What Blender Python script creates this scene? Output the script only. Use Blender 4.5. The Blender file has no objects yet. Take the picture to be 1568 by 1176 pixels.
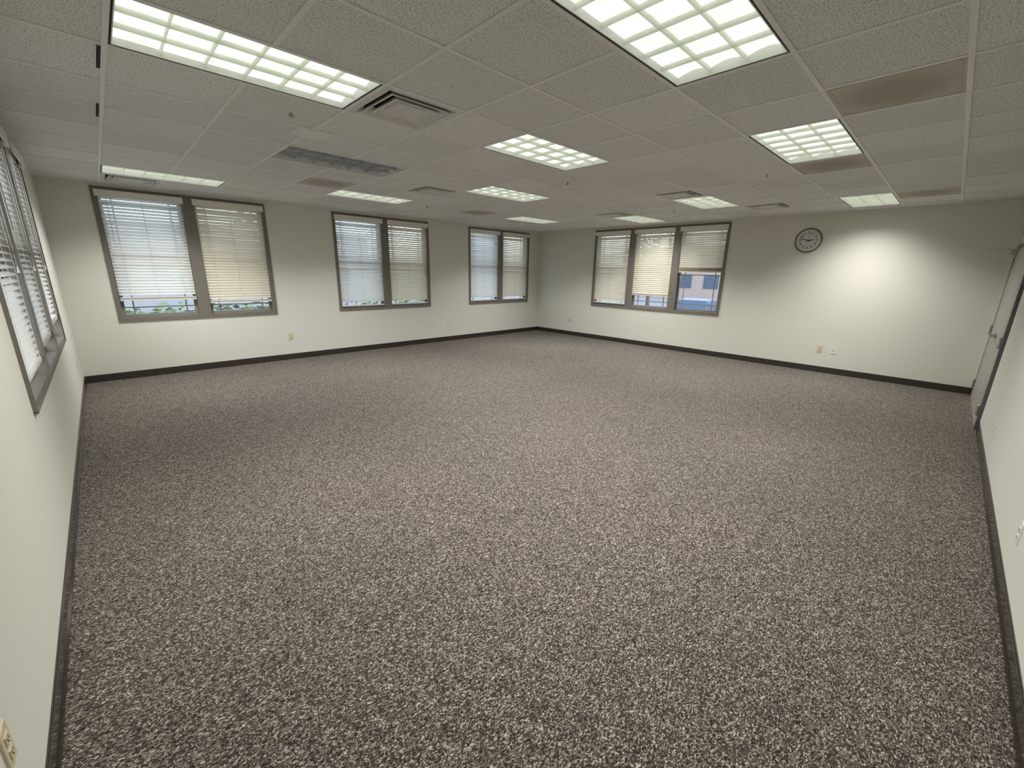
import bpy, bmesh, math, random
from mathutils import Matrix, Vector
random.seed(7)
scene = bpy.context.scene
try:
    scene.view_settings.view_transform = 'Standard'
    scene.view_settings.look = 'None'
except Exception:
    pass

# ------------------------------------------------------------------ room dims
XA, XC, YB, YD = -0.3876, 9.1826, 8.4056, -0.5089
H = 2.74
EYE = 1.6674
WT = 0.22
T = 0.6096
GX, GY = 0.22, 0.78          # ceiling grid origin

# ------------------------------------------------------------------ materials
def new_mat(name):
    m = bpy.data.materials.new(name); m.use_nodes = True
    nt = m.node_tree
    b = nt.nodes.get('Principled BSDF')
    return m, nt, b

def simple(name, col, rough=0.5, metal=0.0, noise=0.04, nscale=30.0, bump=0.0, spec=0.5):
    m, nt, b = new_mat(name)
    n = nt.nodes.new('ShaderNodeTexNoise'); n.inputs['Scale'].default_value = nscale
    n.inputs['Detail'].default_value = 3
    tc = nt.nodes.new('ShaderNodeTexCoord')
    nt.links.new(tc.outputs['Object'], n.inputs['Vector'])
    r = nt.nodes.new('ShaderNodeValToRGB')
    r.color_ramp.elements[0].position = 0.3; r.color_ramp.elements[1].position = 0.7
    r.color_ramp.elements[0].color = [c*(1-noise) for c in col] + [1]
    r.color_ramp.elements[1].color = [min(1, c*(1+noise)) for c in col] + [1]
    nt.links.new(n.outputs['Fac'], r.inputs['Fac'])
    nt.links.new(r.outputs['Color'], b.inputs['Base Color'])
    b.inputs['Roughness'].default_value = rough
    b.inputs['Metallic'].default_value = metal
    b.inputs['Specular IOR Level'].default_value = spec
    if bump > 0:
        bp = nt.nodes.new('ShaderNodeBump'); bp.inputs['Strength'].default_value = bump
        bp.inputs['Distance'].default_value = 0.002
        nt.links.new(n.outputs['Fac'], bp.inputs['Height'])
        nt.links.new(bp.outputs['Normal'], b.inputs['Normal'])
    return m

M_WALL = simple('wall_paint', (0.73, 0.722, 0.65), 0.75, noise=0.012, nscale=120, bump=0.12, spec=0.25)
M_TRIM = simple('taupe_window_trim', (0.185, 0.168, 0.143), 0.45, noise=0.03)
M_SASH = simple('window_sash_vinyl', (0.24, 0.225, 0.20), 0.4, noise=0.02)
M_BASE = simple('rubber_baseboard', (0.038, 0.030, 0.026), 0.14, noise=0.1, spec=0.8)
M_TBAR = simple('ceiling_tbar_paint', (0.80, 0.795, 0.78), 0.5, noise=0.02)
M_WHITE = simple('white_enamel', (0.75, 0.75, 0.72), 0.4, noise=0.02)
M_GREY = simple('diffuser_grey_enamel', (0.66, 0.65, 0.63), 0.45, noise=0.05)
M_BLACK = simple('dark_void', (0.012, 0.012, 0.012), 0.8)
M_CREAMPL = simple('almond_plastic', (0.66, 0.60, 0.42), 0.35)
M_WHPL = simple('white_plastic', (0.80, 0.80, 0.78), 0.35)
M_CLKFACE = simple('clock_face', (0.62, 0.62, 0.60), 0.4, noise=0.02)
M_CLKRIM = simple('clock_rim', (0.10, 0.10, 0.10), 0.35)
M_DOOR = simple('door_paint', (0.38, 0.365, 0.33), 0.45, noise=0.02)
M_FRAME = simple('door_frame_paint', (0.13, 0.125, 0.125), 0.4, noise=0.02)
M_STEEL = simple('brushed_steel', (0.5, 0.49, 0.47), 0.35, metal=1.0)
M_CORD = simple('blind_cord', (0.70, 0.67, 0.58), 0.7)

def dust_mat():
    m, nt, b = new_mat('dusty_return_panel'); N = nt.nodes.new; Lk = nt.links.new
    tc = N('ShaderNodeTexCoord')
    mp = N('ShaderNodeMapping'); mp.inputs['Scale'].default_value = (3.4, 3.4, 3.4)
    Lk(tc.outputs['Object'], mp.inputs['Vector'])
    g = N('ShaderNodeTexGradient'); g.gradient_type = 'SPHERICAL'; Lk(mp.outputs[0], g.inputs[0])
    n = N('ShaderNodeTexNoise'); n.inputs['Scale'].default_value = 14; n.inputs['Detail'].default_value = 4; Lk(tc.outputs['Object'], n.inputs['Vector'])
    a = N('ShaderNodeMath'); a.operation = 'MULTIPLY_ADD'; a.inputs[1].default_value = .5; Lk(n.outputs['Fac'], a.inputs[0]); Lk(g.outputs['Fac'], a.inputs[2])
    r = N('ShaderNodeValToRGB'); r.color_ramp.elements[0].position = .2; r.color_ramp.elements[1].position = .75
    r.color_ramp.elements[0].color = (.56, .52, .46, 1); r.color_ramp.elements[1].color = (.40, .36, .31, 1)
    Lk(a.outputs[0], r.inputs[0]); Lk(r.outputs[0], b.inputs['Base Color']); b.inputs['Roughness'].default_value = .8
    return m
M_DUST = dust_mat()

def ceiling_tile_mat():
    m, nt, b = new_mat('acoustic_tile')
    N = nt.nodes.new; Lk = nt.links.new
    tc = N('ShaderNodeTexCoord')
    n1 = N('ShaderNodeTexNoise'); n1.inputs['Scale'].default_value = 130; n1.inputs['Detail'].default_value = 3; n1.inputs['Roughness'].default_value = 0.65
    Lk(tc.outputs['Object'], n1.inputs['Vector'])
    r1 = N('ShaderNodeValToRGB')
    r1.color_ramp.elements[0].position = 0.36; r1.color_ramp.elements[0].color = (0.36, 0.355, 0.35, 1)
    r1.color_ramp.elements[1].position = 0.50; r1.color_ramp.elements[1].color = (0.84, 0.84, 0.835, 1)
    Lk(n1.outputs['Fac'], r1.inputs['Fac'])
    vc = N('ShaderNodeVertexColor'); vc.layer_name = 'tone'
    mul2 = N('ShaderNodeMix'); mul2.data_type = 'RGBA'; mul2.blend_type = 'MULTIPLY'; mul2.inputs[0].default_value = 1
    Lk(r1.outputs['Color'], mul2.inputs[6]); Lk(vc.outputs['Color'], mul2.inputs[7])
    Lk(mul2.outputs[2], b.inputs['Base Color'])
    b.inputs['Roughness'].default_value = 0.9; b.inputs['Specular IOR Level'].default_value = 0.15
    bp = N('ShaderNodeBump'); bp.inputs['Strength'].default_value = 0.5; bp.inputs['Distance'].default_value = 0.003
    Lk(n1.outputs['Fac'], bp.inputs['Height']); Lk(bp.outputs['Normal'], b.inputs['Normal'])
    return m
M_TILE = ceiling_tile_mat()

def carpet_mat():
    m, nt, b = new_mat('tweed_loop_carpet')
    N = nt.nodes.new; Lk = nt.links.new
    tc = N('ShaderNodeTexCoord')
    mp = N('ShaderNodeMapping'); mp.inputs['Rotation'].default_value = (0, 0, math.radians(45)); mp.inputs['Scale'].default_value = (1.0, 1.6, 1)
    Lk(tc.outputs['Object'], mp.inputs['Vector'])
    nz = N('ShaderNodeTexNoise'); nz.inputs['Scale'].default_value = 80; nz.inputs['Detail'].default_value = 2
    Lk(mp.outputs['Vector'], nz.inputs['Vector'])
    mx = N('ShaderNodeMix'); mx.data_type = 'VECTOR'; mx.inputs[0].default_value = 0.02
    Lk(mp.outputs['Vector'], mx.inputs[4]); Lk(nz.outputs['Color'], mx.inputs[5])
    v = N('ShaderNodeTexVoronoi'); v.inputs['Scale'].default_value = 165
    Lk(mx.outputs[1], v.inputs['Vector'])
    sep = N('ShaderNodeSeparateColor'); Lk(v.outputs['Color'], sep.inputs['Color'])
    big = N('ShaderNodeTexNoise'); big.inputs['Scale'].default_value = 60; big.inputs['Detail'].default_value = 2
    Lk(tc.outputs['Object'], big.inputs['Vector'])
    add = N('ShaderNodeMath'); add.operation = 'MULTIPLY_ADD'; add.inputs[1].default_value = 0.25; add.inputs[2].default_value = -0.125
    Lk(big.outputs['Fac'], add.inputs[0])
    s = N('ShaderNodeMath'); s.operation = 'ADD'
    Lk(sep.outputs['Red'], s.inputs[0]); Lk(add.outputs[0], s.inputs[1])
    r = N('ShaderNodeValToRGB'); r.color_ramp.interpolation = 'CONSTANT'
    e = r.color_ramp.elements
    e[0].position = 0.0; e[0].color = (0.024, 0.020, 0.018, 1)
    e[1].position = 0.28; e[1].color = (0.062, 0.051, 0.044, 1)
    for p, c in ((0.50, (0.110, 0.093, 0.080)), (0.68, (0.180, 0.157, 0.136)), (0.81, (0.32, 0.292, 0.252)), (0.93, (0.47, 0.44, 0.385))):
        q = e.new(p); q.color = (*c, 1)
    Lk(s.outputs[0], r.inputs['Fac'])
    wear = N('ShaderNodeTexNoise'); wear.inputs['Scale'].default_value = 0.7; wear.inputs['Detail'].default_value = 3
    Lk(tc.outputs['Object'], wear.inputs['Vector'])
    wr = N('ShaderNodeValToRGB'); wr.color_ramp.elements[0].position = 0.3; wr.color_ramp.elements[1].position = 0.7
    wr.color_ramp.elements[0].color = (0.92, 0.92, 0.93, 1); wr.color_ramp.elements[1].color = (1.06, 1.02, 1.0, 1)
    Lk(wear.outputs['Fac'], wr.inputs['Fac'])
    mul = N('ShaderNodeMix'); mul.data_type = 'RGBA'; mul.blend_type = 'MULTIPLY'; mul.inputs[0].default_value = 1
    Lk(r.outputs['Color'], mul.inputs[6]); Lk(wr.outputs['Color'], mul.inputs[7])
    Lk(mul.outputs[2], b.inputs['Base Color'])
    b.inputs['Roughness'].default_value = 0.95; b.inputs['Specular IOR Level'].default_value = 0.08
    b.inputs['Sheen Weight'].default_value = 0.07
    b.inputs['Sheen Roughness'].default_value = 0.5
    bp = N('ShaderNodeBump'); bp.inputs['Strength'].default_value = 0.6; bp.inputs['Distance'].default_value = 0.003
    inv = N('ShaderNodeMath'); inv.operation = 'SUBTRACT'; inv.inputs[0].default_value = 1
    Lk(v.outputs['Distance'], inv.inputs[1]); Lk(inv.outputs[0], bp.inputs['Height'])
    Lk(bp.outputs['Normal'], b.inputs['Normal'])
    return m
M_CARPET = carpet_mat()

def translucent_mat(name, col, trans, rough=0.5, tcol=None):
    m, nt, b = new_mat(name)
    N = nt.nodes.new; Lk = nt.links.new
    n = N('ShaderNodeTexNoise'); n.inputs['Scale'].default_value = 12
    tc = N('ShaderNodeTexCoord'); Lk(tc.outputs['Object'], n.inputs['Vector'])
    r = N('ShaderNodeValToRGB')
    r.color_ramp.elements[0].color = [c*0.96 for c in col] + [1]; r.color_ramp.elements[1].color = list(col) + [1]
    Lk(n.outputs['Fac'], r.inputs['Fac'])
    Lk(r.outputs['Color'], b.inputs['Base Color']); b.inputs['Roughness'].default_value = rough
    t = N('ShaderNodeBsdfTranslucent')
    if tcol: t.inputs['Color'].default_value = (*tcol, 1)
    else: Lk(r.outputs['Color'], t.inputs['Color'])
    mix = N('ShaderNodeMixShader'); mix.inputs[0].default_value = trans
    out = nt.nodes['Material Output']
    Lk(b.outputs[0], mix.inputs[1]); Lk(t.outputs[0], mix.inputs[2]); Lk(mix.outputs[0], out.inputs['Surface'])
    return m
M_SLAT = translucent_mat('blind_slat_warm_lit', (0.82, 0.76, 0.62), 0.20, tcol=(0.80, 0.68, 0.48))  # white slats, warm tone of light through closed blinds put into colour
M_SLATB = translucent_mat('blind_slat_backlit', (0.84, 0.83, 0.79), 0.40, tcol=(0.86, 0.83, 0.76))  # same white slats, daylight from behind put into colour and translucency
M_VAL = simple('blind_valance', (0.80, 0.77, 0.69), 0.45, noise=0.02)

def glass_mat():
    m = bpy.data.materials.new('window_glass'); m.use_nodes = True
    nt = m.node_tree; nt.nodes.clear(); N = nt.nodes.new; Lk = nt.links.new
    out = N('ShaderNodeOutputMaterial'); t = N('ShaderNodeBsdfTransparent'); t.inputs['Color'].default_value = (0.78, 0.86, 0.93, 1)
    g = N('ShaderNodeBsdfGlossy'); g.inputs['Roughness'].default_value = 0.03
    mix = N('ShaderNodeMixShader'); mix.inputs[0].default_value = 0.06
    Lk(t.outputs[0], mix.inputs[1]); Lk(g.outputs[0], mix.inputs[2]); Lk(mix.outputs[0], out.inputs['Surface'])
    return m
M_GLASS = glass_mat()

def lens_mat(name, on):
    m, nt, b = new_mat(name)
    N = nt.nodes.new; Lk = nt.links.new
    tc = N('ShaderNodeTexCoord')
    n = N('ShaderNodeTexNoise'); n.inputs['Scale'].default_value = 7; n.inputs['Detail'].default_value = 1; n.inputs['Distortion'].default_value = 1.2
    Lk(tc.outputs['Object'], n.inputs['Vector'])
    r = N('ShaderNodeValToRGB'); r.color_ramp.elements[0].position = 0.35; r.color_ramp.elements[1].position = 0.65
    if on:
        r.color_ramp.elements[0].color = (0.70, 0.78, 0.68, 1); r.color_ramp.elements[1].color = (0.98, 1.0, 0.92, 1)
    else:
        r.color_ramp.elements[0].color = (0.36, 0.42, 0.48, 1); r.color_ramp.elements[1].color = (0.60, 0.66, 0.70, 1)
    Lk(n.outputs['Fac'], r.inputs['Fac'])
    Lk(r.outputs['Color'], b.inputs['Base Color'])
    b.inputs['Roughness'].default_value = 0.35
    if on:
        Lk(r.outputs['Color'], b.inputs['Emission Color'])
        b.inputs['Emission Strength'].default_value = 1.05
    return m
M_LENS = lens_mat('lit_troffer_reflector', True)
M_LENSOFF = lens_mat('unlit_troffer_reflector', False)
M_LOUV = translucent_mat('louver_blade', (0.88, 0.90, 0.84), 0.65, 0.3)
M_LOUVOFF = simple('unlit_louver_blade', (0.40, 0.43, 0.46), 0.3)

# ------------------------------------------------------------------ mesh builder
class MB:
    def __init__(s): s.v = []; s.f = []; s.m = []; s.mats = []
    def mi(s, mat):
        if mat not in s.mats: s.mats.append(mat)
        return s.mats.index(mat)
    def poly(s, pts, mat):
        i = len(s.v); s.v += [tuple(p) for p in pts]; s.f.append(tuple(range(i, i+len(pts)))); s.m.append(s.mi(mat))
    def box(s, a, b, mat, tf=None, mtx=None):
        x0, x1 = sorted((a[0], b[0])); y0, y1 = sorted((a[1], b[1])); z0, z1 = sorted((a[2], b[2]))
        P = [(x0,y0,z0),(x1,y0,z0),(x1,y1,z0),(x0,y1,z0),(x0,y0,z1),(x1,y0,z1),(x1,y1,z1),(x0,y1,z1)]
        if mtx is not None: P = [tuple(mtx @ Vector(p)) for p in P]
        if tf: P = [tf(*p) for p in P]
        i = len(s.v); s.v += P
        for q in ((0,3,2,1),(4,5,6,7),(0,1,5,4),(1,2,6,5),(2,3,7,6),(3,0,4,7)):
            s.f.append(tuple(i+k for k in q)); s.m.append(s.mi(mat))
    def cyl(s, c, axis, r0, r1, h, mat, n=24, tf=None):
        ring = []
        for k, (rr, hh) in enumerate(((r0, 0), (r1, h))):
            for j in range(n):
                a = 2*math.pi*j/n; p = [0, 0, 0]; o = [k2 for k2 in range(3) if k2 != axis]
                p[axis] = c[axis]+hh; p[o[0]] = c[o[0]]+rr*math.cos(a); p[o[1]] = c[o[1]]+rr*math.sin(a)
                ring.append(tf(*p) if tf else tuple(p))
        i = len(s.v); s.v += ring; mi = s.mi(mat)
        for j in range(n):
            s.f.append((i+j, i+(j+1) % n, i+n+(j+1) % n, i+n+j)); s.m.append(mi)
        s.f.append(tuple(i+j for j in range(n))); s.m.append(mi)
        s.f.append(tuple(i+n+j for j in range(n))); s.m.append(mi)
    def build(s, name, parent=None, recalc=True, bevel=0, smooth=False):
        me = bpy.data.meshes.new(name); me.from_pydata(s.v, [], s.f)
        for m in s.mats: me.materials.append(m)
        for p, k in zip(me.polygons, s.m): p.material_index = k; p.use_smooth = smooth
        if recalc:
            bm = bmesh.new(); bm.from_mesh(me); bmesh.ops.recalc_face_normals(bm, faces=bm.faces); bm.to_mesh(me); bm.free()
        xs = [v.co.copy() for v in me.vertices]
        if xs:
            c = Vector([(min(p[i] for p in xs)+max(p[i] for p in xs))/2 for i in range(3)])
            me.transform(Matrix.Translation(-c))
        else: c = Vector()
        o = bpy.data.objects.new(name, me); o.location = c
        scene.collection.objects.link(o)
        if bevel:
            bv = o.modifiers.new('bevel', 'BEVEL'); bv.width = bevel; bv.segments = 2; bv.limit_method = 'ANGLE'
        if parent: o.parent = parent; o.matrix_parent_inverse = Matrix.Identity(4); o.location = c-parent.location
        return o
def empty(name, loc):
    e = bpy.data.objects.new(name, None); e.location = loc; e.empty_display_size = 0.1
    scene.collection.objects.link(e); return e

tfB = lambda u, w, z: (u, YB+w, z)
tfC = lambda u, w, z: (XC+w, u, z)
tfA = lambda u, w, z: (XA-w, u, z)
tfD = lambda u, w, z: (u, YD-w, z)

# ------------------------------------------------------------------ windows layout
ZT, ZB = 2.69, 0.855
TR = 0.05
MUL = 0.16
def openings(u0, u1, n):
    w = (u1-u0-2*TR-(n-1)*MUL)/n
    return [(u0+TR+i*(w+MUL), u0+TR+i*(w+MUL)+w) for i in range(n)]
groups = [('B', 0.12, 2.22, 2), ('B', 3.36, 5.47, 2), ('B', 6.62, 8.72, 2), ('C', 3.31, 6.51, 3), ('A', 3.43, 6.66, 3)]

def wall_with_holes(name, tf, u0, u1, holes):
    mb = MB(); cur = u0; top = H+0.18
    for (a, b, z0, z1) in sorted(holes):
        mb.box((cur, 0, -0.1), (a, WT, top), M_WALL, tf)
        if z0 > 0: mb.box((a, 0, -0.1), (b, WT, z0), M_WALL, tf)
        mb.box((a, 0, z1), (b, WT, top), M_WALL, tf)
        cur = b
    mb.box((cur, 0, -0.1), (u1, WT, top), M_WALL, tf)
    return mb.build(name)
DX0, DX1, DZ = 7.0, 8.97, 2.13
wall_with_holes('wall_back', tfB, XA-WT, XC+WT, [(g[1]+.02, g[2]-.02, ZB+.02, ZT-.02) for g in groups if g[0] == 'B'])
wall_with_holes('wall_right', tfC, YD, YB, [(g[1]+.02, g[2]-.02, ZB+.02, ZT-.02) for g in groups if g[0] == 'C'])
wall_with_holes('wall_left', tfA, YD, YB, [(g[1]+.02, g[2]-.02, ZB+.02, ZT-.02) for g in groups if g[0] == 'A'])
wall_with_holes('wall_front', tfD, XA-WT, XC+WT, [(DX0+.02, DX1-.02, 0, DZ-.02)])

mb = MB(); mb.box((XA-.05, YD-.3, -0.08), (XC+.05, YB+.05, 0), M_CARPET)
mb.build('floor')

BH = 0.105
def baseboard(name, tf, segs):
    mb = MB()
    for a, b in segs:
        mb.box((a, -0.009, 0.0), (b, 0, BH-0.006), M_BASE, tf)
        mb.box((a, -0.005, BH-0.006), (b, 0, BH), M_BASE, tf)
        mb.box((a, -0.016, 0.0), (b, -0.009, 0.014), M_BASE, tf)
    mb.build(name)
baseboard('baseboard_back', tfB, [(XA, XC)])
baseboard('baseboard_right', tfC, [(YD, YB)])
baseboard('baseboard_left', tfA, [(YD, YB)])
baseboard('baseboard_front', tfD, [(XA, DX0), (DX1, XC)])

# ------------------------------------------------------------------ window assemblies
wn = 0
blind_specs = {('B',0):[(1.15,'b',1),(1.08,'c',0)], ('B',1):[(0.93,'b',1),(0.93,'c',1)], ('B',2):[(0.93,'b',0),(0.93,'c',1)],
               ('C',0):[(1.72,'c',0),(1.18,'c',1),(0.94,'c',1)], ('A',0):[(1.0,'b',2),(1.05,'b',2),(1.10,'b',2)]}
TF = {'A':tfA,'B':tfB,'C':tfC}

def make_blind(tf, u0, u1, zb, kind, tiltmode, wall):
    mb = MB(); mat = M_SLATB if kind == 'b' else M_SLAT
    zt = ZT-TR
    g = 0.008
    a, b = u0+g, u1-g
    w0 = 0.022
    mb.box((a, w0-.022, zt-.045), (b, w0+.028, zt-.002), M_VAL, tf)
    vz0, vz1 = zt-.075, zt+.012
    mb.box((u0-.022, -.052, vz0), (u1+.022, -.042, vz1), M_VAL, tf)
    mb.box((u0-.022, -.042, vz0), (u0-.012, -.013, vz1), M_VAL, tf)
    mb.box((u1+.012, -.042, vz0), (u1+.022, -.013, vz1), M_VAL, tf)
    mb.box((u0-.024, -.055, vz1-.012), (u1+.024, -.040, vz1), M_VAL, tf)
    pitch = 0.0435
    tilt = {0: math.radians(62), 1: math.radians(56), 2: math.radians(28)}[tiltmode]
    full = int((zt-.085-(ZB+TR+.02))/pitch)
    n = int((zt-.085-(zb+.02))/pitch)
    stack = max(0, full-n)
    z = zt-.085
    W = 0.025
    def slat(zc, tl):
        pts = []
        for sx, sz in ((-W, 0.0), (-W*.4, .0045), (W*.4, .0045), (W, 0.0)):
            ca, sa = math.cos(tl), math.sin(tl)
            pts.append((w0+sx*ca-sz*sa, zc+sx*sa+sz*ca))
        sag = random.uniform(-.0015, .0015)
        lo = [tf(a, p[0], p[1]+sag) for p in pts]; hi = [tf(b, p[0], p[1]-sag) for p in pts]
        i = len(mb.v); mb.v += lo+hi; mi = mb.mi(mat)
        for k in range(3):
            mb.f.append((i+k, i+k+1, i+5+k, i+4+k)); mb.m.append(mi)
    for k in range(n):
        slat(z, tilt+random.uniform(-.035, .035)); z -= pitch
    zbot = zb
    for k in range(stack):
        slat(zbot+.022+k*.0042, math.radians(3))
    mb.box((a, w0-.026, zbot), (b, w0+.026, zbot+.018), M_VAL, tf)
    wd = b-a
    for fr in (0.14, 0.5, 0.86):
        uc = a+wd*fr
        mb.box((uc-.0022, w0-.0285, zbot+.01), (uc+.0022, w0-.0265, zt-.04), M_CORD, tf)
        mb.box((uc-.0022, w0+.0265, zbot+.01), (uc+.0022, w0+.0285, zt-.04), M_CORD, tf)
    mb.cyl((a+.08, w0-.036, zt-.75), 2, .004, .004, .68, M_VAL, 8, tf)
    mb.cyl((b-.07, w0-.036, zt-1.0), 2, .0015, .0015, .94, M_CORD, 6, tf)
    mb.cyl((b-.07, w0-.036, zt-1.04), 2, .008, .003, .045, M_VAL, 8, tf)
    return mb.build('window_blind', recalc=False)

gi = {'A':0,'B':0,'C':0}
for (w, u0, u1, n) in groups:
    tf = TF[w]; k = gi[w]; gi[w] += 1; wn += 1
    ops = openings(u0, u1, n)
    c = tf((u0+u1)/2, 0, (ZT+ZB)/2)
    par = empty('window_%d' % wn, c)
    mb = MB()
    P = -0.013
    D = 0.13
    mb.box((u0, P, ZT-TR), (u1, D, ZT), M_TRIM, tf)
    mb.box((u0, P, ZB), (u1, D, ZB+TR), M_TRIM, tf)
    mb.box((u0, P, ZB+TR), (u0+TR, D, ZT-TR), M_TRIM, tf)
    mb.box((u1-TR, P, ZB+TR), (u1, D, ZT-TR), M_TRIM, tf)
    for i in range(n-1):
        mb.box((ops[i][1], P, ZB+TR), (ops[i+1][0], D, ZT-TR), M_TRIM, tf)
    for (a, b) in ((u0-.006, u0+.004), (u1-.004, u1+.006)):
        mb.box((a, P-.006, ZB), (b, 0, ZT), M_TRIM, tf)
    mb.box((u0-.006, P-.006, ZT-.004), (u1+.006, 0, ZT+.006), M_TRIM, tf)
    mb.box((u0-.006, P-.006, ZB-.006), (u1+.006, 0, ZB+.004), M_TRIM, tf)
    mb.build('trim_surround', par)
    mb = MB(); gl = MB()
    zm = 1.79
    for (a, b) in ops:
        zb_, zt_ = ZB+TR, ZT-TR
        def sash(z0, z1, wa, wb, lock=False):
            s = .042
            mb.box((a, wa, z0), (a+s, wb, z1), M_SASH, tf); mb.box((b-s, wa, z0), (b, wb, z1), M_SASH, tf)
            mb.box((a+s, wa, z0), (b-s, wb, z0+s), M_SASH, tf); mb.box((a+s, wa, z1-s), (b-s, wb, z1), M_SASH, tf)
            gw = (wa+wb)/2
            gl.poly([tf(a+s, gw, z0+s), tf(b-s, gw, z0+s), tf(b-s, gw, z1-s), tf(a+s, gw, z1-s)], M_GLASS)
            for q in (a+s+.10, b-s-.10):
                mb.box((q-.008, gw-.006, z0+s), (q+.008, gw+.006, z1-s), M_SASH, tf)
            for q in (z0+s+.10, z1-s-.10):
                mb.box((a+s, gw-.0055, q-.008), (b-s, gw+.0055, q+.008), M_SASH, tf)
        sash(zb_, zm+.02, .075, .105)
        sash(zm-.02, zt_, .105, .13)
        mb.box(((a+b)/2-.03, .06, zm+.02), ((a+b)/2+.03, .09, zm+.035), M_SASH, tf)
    mb.build('sashes', par)
    gl.build('glass_panes', par, recalc=False)
    specs = blind_specs[(w, k)]
    for (a, b), (zb2, kind, tm) in zip(ops, specs):
        make_blind(tf, a, b, zb2, kind, tm, w)

# ------------------------------------------------------------------ ceiling
special = {}
def mark(i, j, w, h_):
    for a in range(w):
        for b in range(h_): special[(i+a, j+b)] = True
def cx(i): return GX+i*T
def cy(j): return GY+j*T
lights = [(0,3,1),(2,0,1),(4,3,1),(6,0,1),(6,6,1),(4,9,1),(0,10,1),(10,9,1),(12,6,1),(10,3,1),(12,0,1),(2,6,0)]
vents = [(2,3),(0,11),(5,7),(9,3),(12,2),(11,6)]
panels = [(5,-1),(3,8),(8,0),(12,-1),(8,9)]
for i, j, l in lights: mark(i, j, 2, 1)
for i, j in vents: mark(i, j, 1, 1)
for i, j in panels: mark(i, j, 1, 1)

mb = MB(); tones = []
i0, i1 = -1, 15; j0, j1 = -3, 13
bw = 0.012
for i in range(i0, i1+1):
    for j in range(j0, j1+1):
        x0, x1 = max(cx(i), XA), min(cx(i+1), XC); y0, y1 = max(cy(j), YD), min(cy(j+1), YB)
        if x1-x0 < .01 or y1-y0 < .01 or (i, j) in special: continue
        nf = len(mb.f)
        mb.poly([(x0,y0,H),(x0,y1,H),(x1,y1,H),(x1,y0,H)], M_TILE)
        tones.append((nf, random.uniform(.93, 1.04)))
for i in range(i0, i1+2):
    x = cx(i)
    if XA < x < XC:
        blocked = sorted([cy(j) for (li, j, l) in lights if li+1 == i])
        y = YD
        for b in blocked:
            mb.box((x-bw, y, H-.006), (x+bw, b, H+.02), M_TBAR); y = b+T
        mb.box((x-bw, y, H-.006), (x+bw, YB, H+.02), M_TBAR)
for j in range(j0, j1+2):
    y = cy(j)
    if YD < y < YB: mb.box((XA, y-bw, H-.0055), (XC, y+bw, H+.02), M_TBAR)
mb.box((XA, YD, H-.005), (XA+.022, YB, H+.02), M_TBAR); mb.box((XC-.022, YD, H-.005), (XC, YB, H+.02), M_TBAR)
mb.box((XA, YD, H-.0045), (XC, YD+.022, H+.02), M_TBAR); mb.box((XA, YB-.022, H-.0045), (XC, YB, H+.02), M_TBAR)
mb.box((XA-WT, YD-WT, H+.18), (XC+WT, YB+WT, H+.3), M_GREY)  # unseen slab added above the tiles to block outside light
me_tones = dict(tones)
ceil = mb.build('ceiling', recalc=False)
ca = ceil.data.color_attributes.new('tone', 'FLOAT_COLOR', 'CORNER')
for p in ceil.data.polygons:
    t = me_tones.get(p.index, 1.0)
    for li in p.loop_indices: ca.data[li].color = (t, t, t*.99, 1)

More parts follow.
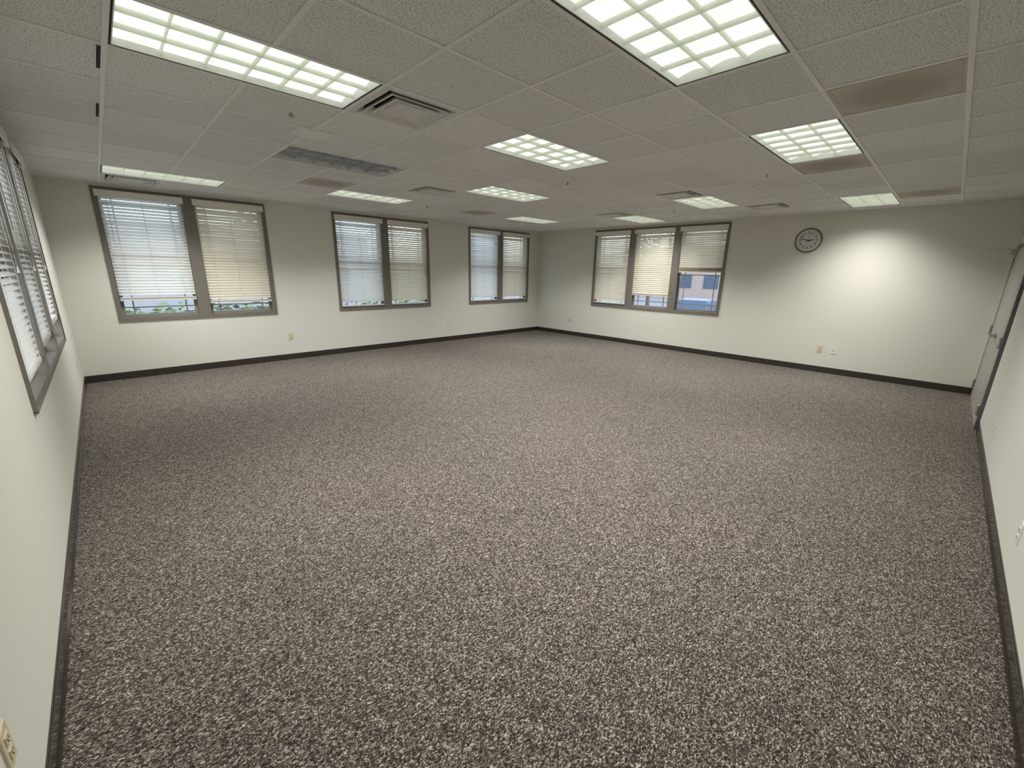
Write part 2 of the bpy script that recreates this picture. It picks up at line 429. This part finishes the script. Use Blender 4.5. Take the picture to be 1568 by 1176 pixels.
def troffer(i, j, lit):
    x0, y0 = cx(i), cy(j); x1, y1 = x0+2*T, y0+T
    c = ((x0+x1)/2, (y0+y1)/2, H)
    par = empty('ceiling_troffer_light', c)
    mb = MB(); f = .005
    e = .022
    for (ea, eb, m_, z0) in ((.011, e, M_BLACK, H-.001), (e, e+f, M_WHITE, H-.002)):
        mb.box((x0+ea, y0+ea, z0), (x1-ea, y0+eb, H+.09), m_); mb.box((x0+ea, y1-eb, z0), (x1-ea, y1-ea, H+.09), m_)
        mb.box((x0+ea, y0+eb, z0), (x0+eb, y1-eb, H+.09), m_); mb.box((x1-eb, y0+eb, z0), (x1-ea, y1-eb, H+.09), m_)
    mb.box((x0+.002, y0+.002, H+.06), (x1-.002, y1-.002, H+.10), M_BLACK)
    mb.build('housing', par)
    ax0, ax1, ay0, ay1 = x0+e+f, x1-e-f, y0+e+f, y1-e-f
    mb = MB()
    L = M_LENS if lit else M_LENSOFF
    zt = H+.034
    rows = 3; rw = (ay1-ay0)/rows; seg = 6
    for r in range(rows):
        for s in range(seg):
            ya = ay0+r*rw+rw*s/seg; yb = ay0+r*rw+rw*(s+1)/seg
            za = zt+.018*math.sin(math.pi*s/seg); zb = zt+.018*math.sin(math.pi*(s+1)/seg)
            mb.poly([(ax0,ya,za),(ax0,yb,zb),(ax1,yb,zb),(ax1,ya,za)], L)
    mb.build('reflector', par, recalc=False)
    mb = MB(); B = M_LOUV if lit else M_LOUVOFF
    zl0, zl1 = H+.008, zt
    def blade(p0, p1, axis):
        wv = .005
        if axis == 0:
            x_0, x_1, y = p0[0], p1[0], p0[1]
            mb.poly([(x_0,y,zl0),(x_1,y,zl0),(x_1,y+wv,zl1),(x_0,y+wv,zl1)], B); mb.poly([(x_0,y,zl0),(x_0,y-wv,zl1),(x_1,y-wv,zl1),(x_1,y,zl0)], B)
        else:
            y_0, y_1, x = p0[1], p1[1], p0[0]
            mb.poly([(x,y_0,zl0),(x,y_1,zl0),(x+wv,y_1,zl1),(x+wv,y_0,zl1)], B); mb.poly([(x,y_0,zl0),(x-wv,y_0,zl1),(x-wv,y_1,zl1),(x,y_1,zl0)], B)
    for r in range(1, rows): blade((ax0, ay0+r*rw), (ax1, 0), 0)
    for q in range(1, 6):
        x = ax0+(ax1-ax0)*q/6; blade((x, ay0), (x, ay1), 1)
    mb.build('louver', par, recalc=False)
    if lit:
        ld = bpy.data.lights.new('troffer_lamp', 'AREA'); ld.shape = 'RECTANGLE'
        ld.size = ax1-ax0-.02; ld.size_y = ay1-ay0-.02
        ld.energy = 37; ld.color = (1.0, 0.982, 0.93); ld.spread = math.radians(124)
        lo = bpy.data.objects.new('lamp', ld); scene.collection.objects.link(lo)
        lo.parent = par; lo.location = (0, 0, .003)
for l in lights: troffer(*l)

def diffuser(i, j):
    x0, y0 = cx(i)+.013, cy(j)+.013; x1, y1 = cx(i+1)-.013, cy(j+1)-.013
    xc, yc = (x0+x1)/2, (y0+y1)/2; R0 = (x1-x0)/2
    mb = MB()
    def ring(ra, za, rb, zb, mat):
        A = [(xc-ra,yc-ra,za),(xc+ra,yc-ra,za),(xc+ra,yc+ra,za),(xc-ra,yc+ra,za)]
        B = [(xc-rb,yc-rb,zb),(xc+rb,yc-rb,zb),(xc+rb,yc+rb,zb),(xc-rb,yc+rb,zb)]
        for k in range(4):
            mb.poly([A[k], A[(k+1) % 4], B[(k+1) % 4], B[k]], mat)
    ring(R0, H-.004, R0-.04, H-.006, M_GREY)
    ring(R0-.04, H-.006, R0-.06, H+.03, M_GREY)
    mb.box((xc-R0, yc-R0, H+.075), (xc+R0, yc+R0, H+.085), M_BLACK)
    ring(R0, H-.004, R0, H+.08, M_BLACK)
    for ra in (R0-.065, R0-.120):
        ring(ra, H-.012, ra-.012, H-.014, M_GREY)
        ring(ra, H-.012, ra-.040, H+.030, M_GREY)
        ring(ra-.012, H-.014, ra-.052, H+.028, M_GREY)
    rp = R0-.165
    mb.box((xc-rp, yc-rp, H-.012), (xc+rp, yc+rp, H-.007), M_GREY)
    ring(rp, H-.007, rp+.015, H+.012, M_GREY)
    mb.build('air_supply_diffuser', recalc=False)
for v in vents: diffuser(*v)
for (i, j) in panels:
    mb = MB()
    mb.box((cx(i)+.012, cy(j)+.012, H-.004), (cx(i+1)-.012, cy(j+1)-.012, H+.003), M_DUST)
    for q in (.03, T-.034):
        mb.box((cx(i)+.03, cy(j)+q, H-.006), (cx(i+1)-.03, cy(j)+q+.004, H-.004), M_DUST)
        mb.box((cx(i)+q, cy(j)+.03, H-.006), (cx(i)+q+.004, cy(j+1)-.03, H-.004), M_DUST)
    mb.build('air_return_panel')

def sprinkler(x, y):
    mb = MB()
    mb.cyl((x, y, H-.008), 2, .03, .04, .008, M_WHITE, 24)
    mb.cyl((x, y, H-.035), 2, .008, .012, .03, M_STEEL, 12)
    mb.cyl((x, y, H-.040), 2, .018, .016, .003, M_STEEL, 16)
    mb.box((x-.016, y-.002, H-.037), (x-.012, y+.002, H-.012), M_STEEL); mb.box((x+.012, y-.002, H-.037), (x+.016, y+.002, H-.012), M_STEEL)
    mb.build('fire_sprinkler_head')
for p in ((1.19, 3.54), (4.32, 3.53), (5.4, 1.65), (4.3, 6.6), (7.3, 3.6)): sprinkler(*p)
mb = MB()
mb.cyl((5.87, 3.93, H-.012), 2, .075, .075, .012, M_WHITE, 32); mb.cyl((5.87, 3.93, H-.04), 2, .045, .068, .028, M_WHITE, 32)
mb.cyl((5.87, 3.93, H-.046), 2, .02, .03, .006, M_WHITE, 20)
mb.build('smoke_detector')
mb = MB()
x, y = 1.47, 3.93
mb.box((x-.13, y-.13, H-.008), (x+.13, y+.13, H), M_TBAR); mb.box((x-.11, y-.11, H-.011), (x+.11, y+.11, H-.008), M_TBAR)
mb.build('ceiling_access_plate')
for (ya, yb) in ((3.25, 3.6), (4.35, 4.72)):
    mb = MB()
    mb.box((0.19, ya, H-.0065), (0.207, yb, H-.0035), M_BLACK)
    mb.box((0.186, ya-.004, H-.0055), (0.211, yb+.004, H-.003), M_TBAR)
    mb.build('ceiling_slot_gap')

# ------------------------------------------------------------------ outlets
def outlet(tf, u, z, mat, kind='duplex'):
    mb = MB()
    mb.box((u-.037, -.006, z-.060), (u+.037, 0, z+.060), mat, tf)
    if kind == 'duplex':
        for dz in (-.022, .022):
            mb.box((u-.017, -.009, z+dz-.015), (u+.017, -.006, z+dz+.015), mat, tf)
            mb.box((u-.008, -.0095, z+dz-.004), (u-.005, -.009, z+dz+.006), M_BLACK, tf)
            mb.box((u+.005, -.0095, z+dz-.004), (u+.008, -.009, z+dz+.006), M_BLACK, tf)
            mb.cyl((u, -.0095, z+dz-.009), 1, .003, .003, .001, M_BLACK, 8, tf)
        mb.cyl((u, -.0075, z), 1, .003, .003, .002, M_STEEL, 8, tf)
    else:
        mb.box((u-.012, -.010, z-.012), (u+.012, -.006, z+.012), mat, tf)
        mb.box((u-.007, -.0105, z-.006), (u+.007, -.010, z+.005), M_BLACK, tf)
        mb.cyl((u, -.0075, z+.042), 1, .003, .003, .002, M_STEEL, 8, tf); mb.cyl((u, -.0075, z-.042), 1, .003, .003, .002, M_STEEL, 8, tf)
    mb.build('wall_outlet' if kind == 'duplex' else 'data_jack_plate', bevel=.0012)
outlet(tfB, 2.40, .43, M_CREAMPL)
outlet(tfB, 5.62, .44, M_WHPL); outlet(tfB, 5.82, .43, M_WHPL, 'data'); outlet(tfB, 6.04, .43, M_WHPL, 'data')
outlet(tfB, 6.82, .43, M_WHPL)
outlet(tfC, 7.18, .42, M_CREAMPL); outlet(tfC, 7.0, .42, M_WHPL, 'data')
outlet(tfC, 1.47, .42, M_CREAMPL); outlet(tfC, 1.27, .42, M_WHPL, 'data')
outlet(tfD, 5.56, .36, M_WHPL, 'data'); outlet(tfD, 3.33, .36, M_WHPL)
outlet(tfA, 1.505, .425, M_CREAMPL); outlet(tfA, 7.6, .43, M_WHPL)

# ------------------------------------------------------------------ clock
def text_mesh(mb, s, size, cu, cz, w, mat, tf, flip=1):
    cu_ = bpy.data.curves.new('t', 'FONT'); cu_.body = s; cu_.size = size; cu_.align_x = 'CENTER'; cu_.align_y = 'CENTER'; cu_.extrude = .0008; cu_.offset = size*.012
    o = bpy.data.objects.new('t', cu_); scene.collection.objects.link(o)
    bpy.context.view_layer.update()
    dg = bpy.context.evaluated_depsgraph_get(); me = bpy.data.meshes.new_from_object(o.evaluated_get(dg))
    i = len(mb.v)
    for v in me.vertices: mb.v.append(tf(cu+flip*v.co.x, w-v.co.z, cz+v.co.y))
    mi = mb.mi(mat)
    for p in me.polygons: mb.f.append(tuple(i+k for k in p.vertices)); mb.m.append(mi)
    bpy.data.objects.remove(o); bpy.data.curves.remove(cu_)
CU, CZ, CR = 1.965, 2.295, 0.205
cpar = empty('wall_clock', tfC(CU, 0, CZ))
mb = MB()
n = 64
prof = [(CR, 0), (CR, -.02), (CR-.004, -.030), (CR-.010, -.034), (CR-.016, -.028), (CR-.020, -.018)]
for k in range(len(prof)-1):
    for q in range(n):
        a0, a1 = 2*math.pi*q/n, 2*math.pi*(q+1)/n
        (r0, w0), (r1, w1) = prof[k], prof[k+1]
        mb.poly([tfC(CU+r0*math.cos(a0), w0, CZ+r0*math.sin(a0)), tfC(CU+r0*math.cos(a1), w0, CZ+r0*math.sin(a1)),
                 tfC(CU+r1*math.cos(a1), w1, CZ+r1*math.sin(a1)), tfC(CU+r1*math.cos(a0), w1, CZ+r1*math.sin(a0))], M_CLKRIM)
mb.build('rim', cpar, recalc=False)
mb = MB(); mb.cyl((CU, -.019, CZ), 1, CR-.016, CR-.016, .012, M_CLKFACE, 64, tfC); mb.build('face', cpar)
mb = MB()
for k in range(1, 13):
    a = math.radians(30*k); text_mesh(mb, str(k), .052, CU-math.sin(a)*.125, CZ+math.cos(a)*.125, -.0205, M_BLACK, tfC, flip=-1)
for k in range(60):
    a = math.radians(6*k); L = .012 if k % 5 == 0 else .006; wd = .002 if k % 5 == 0 else .001
    m = Matrix.Translation((CU, 0, CZ)) @ Matrix.Rotation(a, 4, 'Y')
    mb.box((-wd, -.0205, .160), (wd, -.0195, .160+L), M_BLACK, tfC, m)
mb.build('numerals', cpar, recalc=False)
mb = MB()
def hand(deg, L, wd, w):
    a = math.radians(-deg)
    m = Matrix.Translation((CU, 0, CZ)) @ Matrix.Rotation(a, 4, 'Y')
    mb.box((-wd, w-.001, -.03), (wd, w, L), M_BLACK, tfC, m)
hand(83, .085, .005, -.022); hand(286, .13, .0035, -.024); hand(200, .14, .001, -.0255)
mb.cyl((CU, -.027, CZ), 1, .009, .009, .008, M_BLACK, 20, tfC)
mb.build('hands', cpar)

# ------------------------------------------------------------------ double door in front wall
dpar = empty('door_1', tfD((DX0+DX1)/2, 0, DZ/2))
mb = MB(); fw = .055
PR = -.032
mb.box((DX0, PR, 0), (DX0+fw, .16, DZ), M_FRAME, tfD); mb.box((DX1-fw, PR, 0), (DX1, .16, DZ), M_FRAME, tfD)
mb.box((DX0+fw, PR, DZ-fw), (DX1-fw, .16, DZ), M_FRAME, tfD)
mb.build('frame', dpar, bevel=.003)
mid = (DX0+DX1)/2
mb = MB()
mb.box((DX0+fw+.003, PR+.004, .012), (mid-.002, .020, DZ-fw-.003), M_DOOR, tfD)
mb.box((mid+.002, PR+.004, .012), (DX1-fw-.003, .020, DZ-fw-.003), M_DOOR, tfD)
mb.build('leaves', dpar, bevel=.002)
mb = MB()
for (x, sg) in ((DX1-fw, -1), (DX0+fw, 1)):
    for z in (.22, 1.0, 1.9):
        mb.cyl((x, PR-.010, z-.057), 2, .013, .013, .114, M_STEEL, 12, tfD)
        mb.cyl((x, PR-.010, z-.062), 2, .006, .013, .005, M_STEEL, 12, tfD)
        mb.cyl((x, PR-.010, z+.057), 2, .013, .006, .005, M_STEEL, 12, tfD)
        mb.box((x-.03, PR+.002, z-.055), (x+.03, PR-.001, z+.055), M_STEEL, tfD)
for sg in (-1, 1):
    hx = mid+sg*.07
    mb.cyl((hx, PR-.008, 1.0), 1, .028, .03, .014, M_STEEL, 24, tfD); mb.cyl((hx, PR-.05, 1.0), 1, .009, .009, .045, M_STEEL, 12, tfD)
    mb.box((hx-.01 if sg > 0 else hx-.11, PR-.056, .991), (hx+.11 if sg > 0 else hx+.01, PR-.044, 1.009), M_STEEL, tfD)
mb.build('hardware', dpar)
mb = MB()
mb.box((DX1-fw-.34, PR-.055, 2.0), (DX1-fw-.06, PR+.006, 2.06), M_STEEL, tfD)
mb.box((DX1-fw-.32, -.30, 2.06), (DX1-fw-.29, -.02, 2.068), M_STEEL, tfD)
mb.box((DX1-fw-.32, -.30, 2.068), (DX1-fw-.02, -.28, 2.075), M_STEEL, tfD)
mb.build('closer', dpar)

# ------------------------------------------------------------------ outside
GZ = -0.9
M_ASPH = simple('asphalt', (0.20, 0.205, 0.21), 0.9, noise=0.12, nscale=2)
M_STUC = simple('building_stucco', (0.50, 0.46, 0.42), 0.9)
M_BRICK = simple('building_brick', (0.30, 0.24, 0.22), 0.9, noise=.15, nscale=6)
M_WINB = simple('building_window', (0.05, 0.08, 0.12), 0.1)
M_BARK = simple('bark', (0.08, 0.06, 0.04), 0.9)
def leafmat():
    m, nt, b = new_mat('leaves'); N = nt.nodes.new
    o = N('ShaderNodeTexNoise'); o.inputs['Scale'].default_value = 2.0
    tc = N('ShaderNodeTexCoord'); nt.links.new(tc.outputs['Object'], o.inputs['Vector'])
    r = N('ShaderNodeValToRGB'); r.color_ramp.elements[0].position=.35; r.color_ramp.elements[1].position=.65
    r.color_ramp.elements[0].color = (0.08, 0.13, 0.06, 1); r.color_ramp.elements[1].color = (0.20, 0.28, 0.13, 1)
    nt.links.new(o.outputs['Fac'], r.inputs['Fac']); nt.links.new(r.outputs['Color'], b.inputs['Base Color'])
    b.inputs['Roughness'].default_value = .7
    return m
M_LEAF = leafmat()
mb = MB(); mb.box((-60, -40, GZ-.2), (80, 80, GZ), M_ASPH); mb.build('ground_outside')
def tree(x, y, h, r):
    mb = MB(); mb.cyl((x, y, GZ), 2, .14, .08, h*.6, M_BARK, 10)
    for b in range(5):
        a = b*1.26; x2 = x+math.cos(a)*r*.5; y2 = y+math.sin(a)*r*.5
        mb.poly([(x-.03,y,GZ+h*.4),(x+.03,y,GZ+h*.4),(x2+.02,y2,GZ+h*.75),(x2-.02,y2,GZ+h*.75)], M_BARK)
    for k in range(1200):
        while True:
            p = Vector((random.uniform(-1,1), random.uniform(-1,1), random.uniform(-1,1)))
            if .3 < p.length < 1: break
        c = Vector((x+p.x*r, y+p.y*r, GZ+h*.66+p.z*h*.36))
        q = Matrix.Rotation(random.uniform(0,6.28),3,'Z') @ Matrix.Rotation(random.uniform(0,3.14),3,'X')
        s = random.uniform(.09,.19)
        mb.poly([c+q@Vector(v) for v in ((-s,0,0),(0,-s*.5,0),(s,0,0),(0,s*.5,0))], M_LEAF)
    mb.build('tree', recalc=False)
def hedge(x0, x1, y0, y1, h):
    mb = MB()
    n = int((x1-x0)*(y1-y0)*220)+400
    for k in range(n):
        c = Vector((random.uniform(x0,x1), random.uniform(y0,y1), GZ+h*random.random()**.6+random.uniform(-.1,.15)))
        q = Matrix.Rotation(random.uniform(0,6.28),3,'Z') @ Matrix.Rotation(random.uniform(0,3.14),3,'X')
        s = random.uniform(.06,.12)
        mb.poly([c+q@Vector(v) for v in ((-s,0,0),(0,-s*.5,0),(s,0,0),(0,s*.5,0))], M_LEAF)
    for k in range(int((x1-x0)/.5)+1):
        mb.cyl((x0+k*.5, (y0+y1)/2, GZ), 2, .03, .02, h*.8, M_BARK, 6)
    mb.build('hedge', recalc=False)
hedge(-1.5, 9.5, 11.6, 12.8, 1.6)
for t in ((-2.5, 19, 5.5, 2.2), (7, 24, 6, 2.2), (26, -1.2, 5.5, 1.8), (27, 14.5, 5, 2.0), (-9, 6, 5.5, 2.2)): tree(*t)
def building(x0, x1, y0, y1, h, mat, face):
    mb = MB(); mb.box((x0,y0,GZ), (x1,y1,GZ+h), mat); mb.box((x0-.3,y0-.3,GZ+h), (x1+.3,y1+.3,GZ+h+.4), M_STUC)
    z = GZ+1.2
    while z+1.6 < GZ+h:
        if face == 'x':
            y = y0+1
            while y+1.5 < y1: mb.box((x0-.05,y,z), (x0+.05,y+1.5,z+1.4), M_WINB); y += 2.8
        else:
            x = x0+1
            while x+1.5 < x1: mb.box((x,y0-.05,z), (x+1.5,y0+.05,z+1.4), M_WINB); x += 2.8
        z += 3.2
    mb.build('office_building')
building(46, 56, -12, 26, 5.0, M_BRICK, 'x'); building(-20, 24, 50, 60, 6, M_STUC, 'y')
def car(x, y, ang, col):
    cm = simple('car_paint', col, .25, noise=.01)
    mb = MB()
    prof = [(-2.2,.35),(-2.25,.75),(-2.1,.95),(-1.5,1.0),(-1.0,1.42),(.45,1.45),(1.15,1.0),(2.0,.88),(2.25,.65),(2.25,.35)]
    R = Matrix.Translation((x,y,GZ)) @ Matrix.Rotation(ang,4,'Z')
    hw = .86
    def ins(z): return hw-(.18 if z > 1.2 else 0)
    A = [R@Vector((p[0], ins(p[1]), p[1])) for p in prof]; B = [R@Vector((p[0], -ins(p[1]), p[1])) for p in prof]
    mb.poly(A, cm); mb.poly(B[::-1], cm)
    for k in range(len(prof)):
        q = (k+1) % len(prof); mat = M_WINB if k in (3, 5) else cm
        mb.poly([A[k], A[q], B[q], B[k]], mat)
    for sgn in (1, -1):
        mb.poly([R@Vector(v) for v in ((-1.25,sgn*(hw+.0),1.04),(.95,sgn*(hw),1.04),(.38,sgn*(hw-.14),1.38),(-.92,sgn*(hw-.14),1.38))], M_WINB)
        for wx_ in (-1.4, 1.4):
            i = len(mb.v); n0 = 18
            for s_ in (0, 1):
                for k in range(n0):
                    a = 2*math.pi*k/n0; mb.v.append(tuple(R@Vector((wx_+.33*math.cos(a), sgn*(.68+.2*s_), .33+.33*math.sin(a)))))
            mi = mb.mi(M_BLACK)
            for k in range(n0): mb.f.append((i+k, i+(k+1)%n0, i+n0+(k+1)%n0, i+n0+k)); mb.m.append(mi)
            mb.f.append(tuple(i+n0+k for k in range(n0))); mb.m.append(mi)
    mb.build('parked_car')
for k, (x, y, c) in enumerate(((21,3.0,(.45,.15,.12)),(21.2,5.8,(.6,.62,.65)),(21,8.6,(.05,.09,.2)),(30,4.5,(.7,.7,.7)),(30,8.5,(.08,.08,.09)),(30,0.5,(.35,.36,.38)))): car(x, y, .05*k, c)

w = bpy.data.worlds.new('World'); scene.world = w; w.use_nodes = True
nt = w.node_tree; bg = nt.nodes['Background']
sky = nt.nodes.new('ShaderNodeTexSky'); sky.sky_type = 'NISHITA'; sky.sun_disc = False
sky.sun_elevation = math.radians(38); sky.sun_rotation = math.radians(200); sky.dust_density = 2.0
hs = nt.nodes.new('ShaderNodeHueSaturation'); hs.inputs['Saturation'].default_value = 0.6
nt.links.new(sky.outputs['Color'], hs.inputs['Color'])
nt.links.new(hs.outputs['Color'], bg.inputs['Color']); bg.inputs['Strength'].default_value = 0.8

yaw, pitch, roll = .7991, .2638, .0187
f = Vector((math.cos(yaw), math.sin(yaw), 0)); r = Vector((math.sin(yaw), -math.cos(yaw), 0)); z = Vector((0, 0, 1))
F = f*math.cos(pitch)-z*math.sin(pitch); U = f*math.sin(pitch)+z*math.cos(pitch)
R2 = r*math.cos(roll)+U*math.sin(roll); U2 = -r*math.sin(roll)+U*math.cos(roll)
cd = bpy.data.cameras.new('camera'); cam = bpy.data.objects.new('camera', cd); scene.collection.objects.link(cam)
cd.sensor_width = 36; cd.sensor_fit = 'HORIZONTAL'; cd.lens = 831.87/2048*36; cd.clip_start = .02; cd.clip_end = 300
M = Matrix((R2, U2, -F)).transposed().to_4x4(); M.translation = (0, 0, EYE)
cam.matrix_world = M
scene.camera = cam
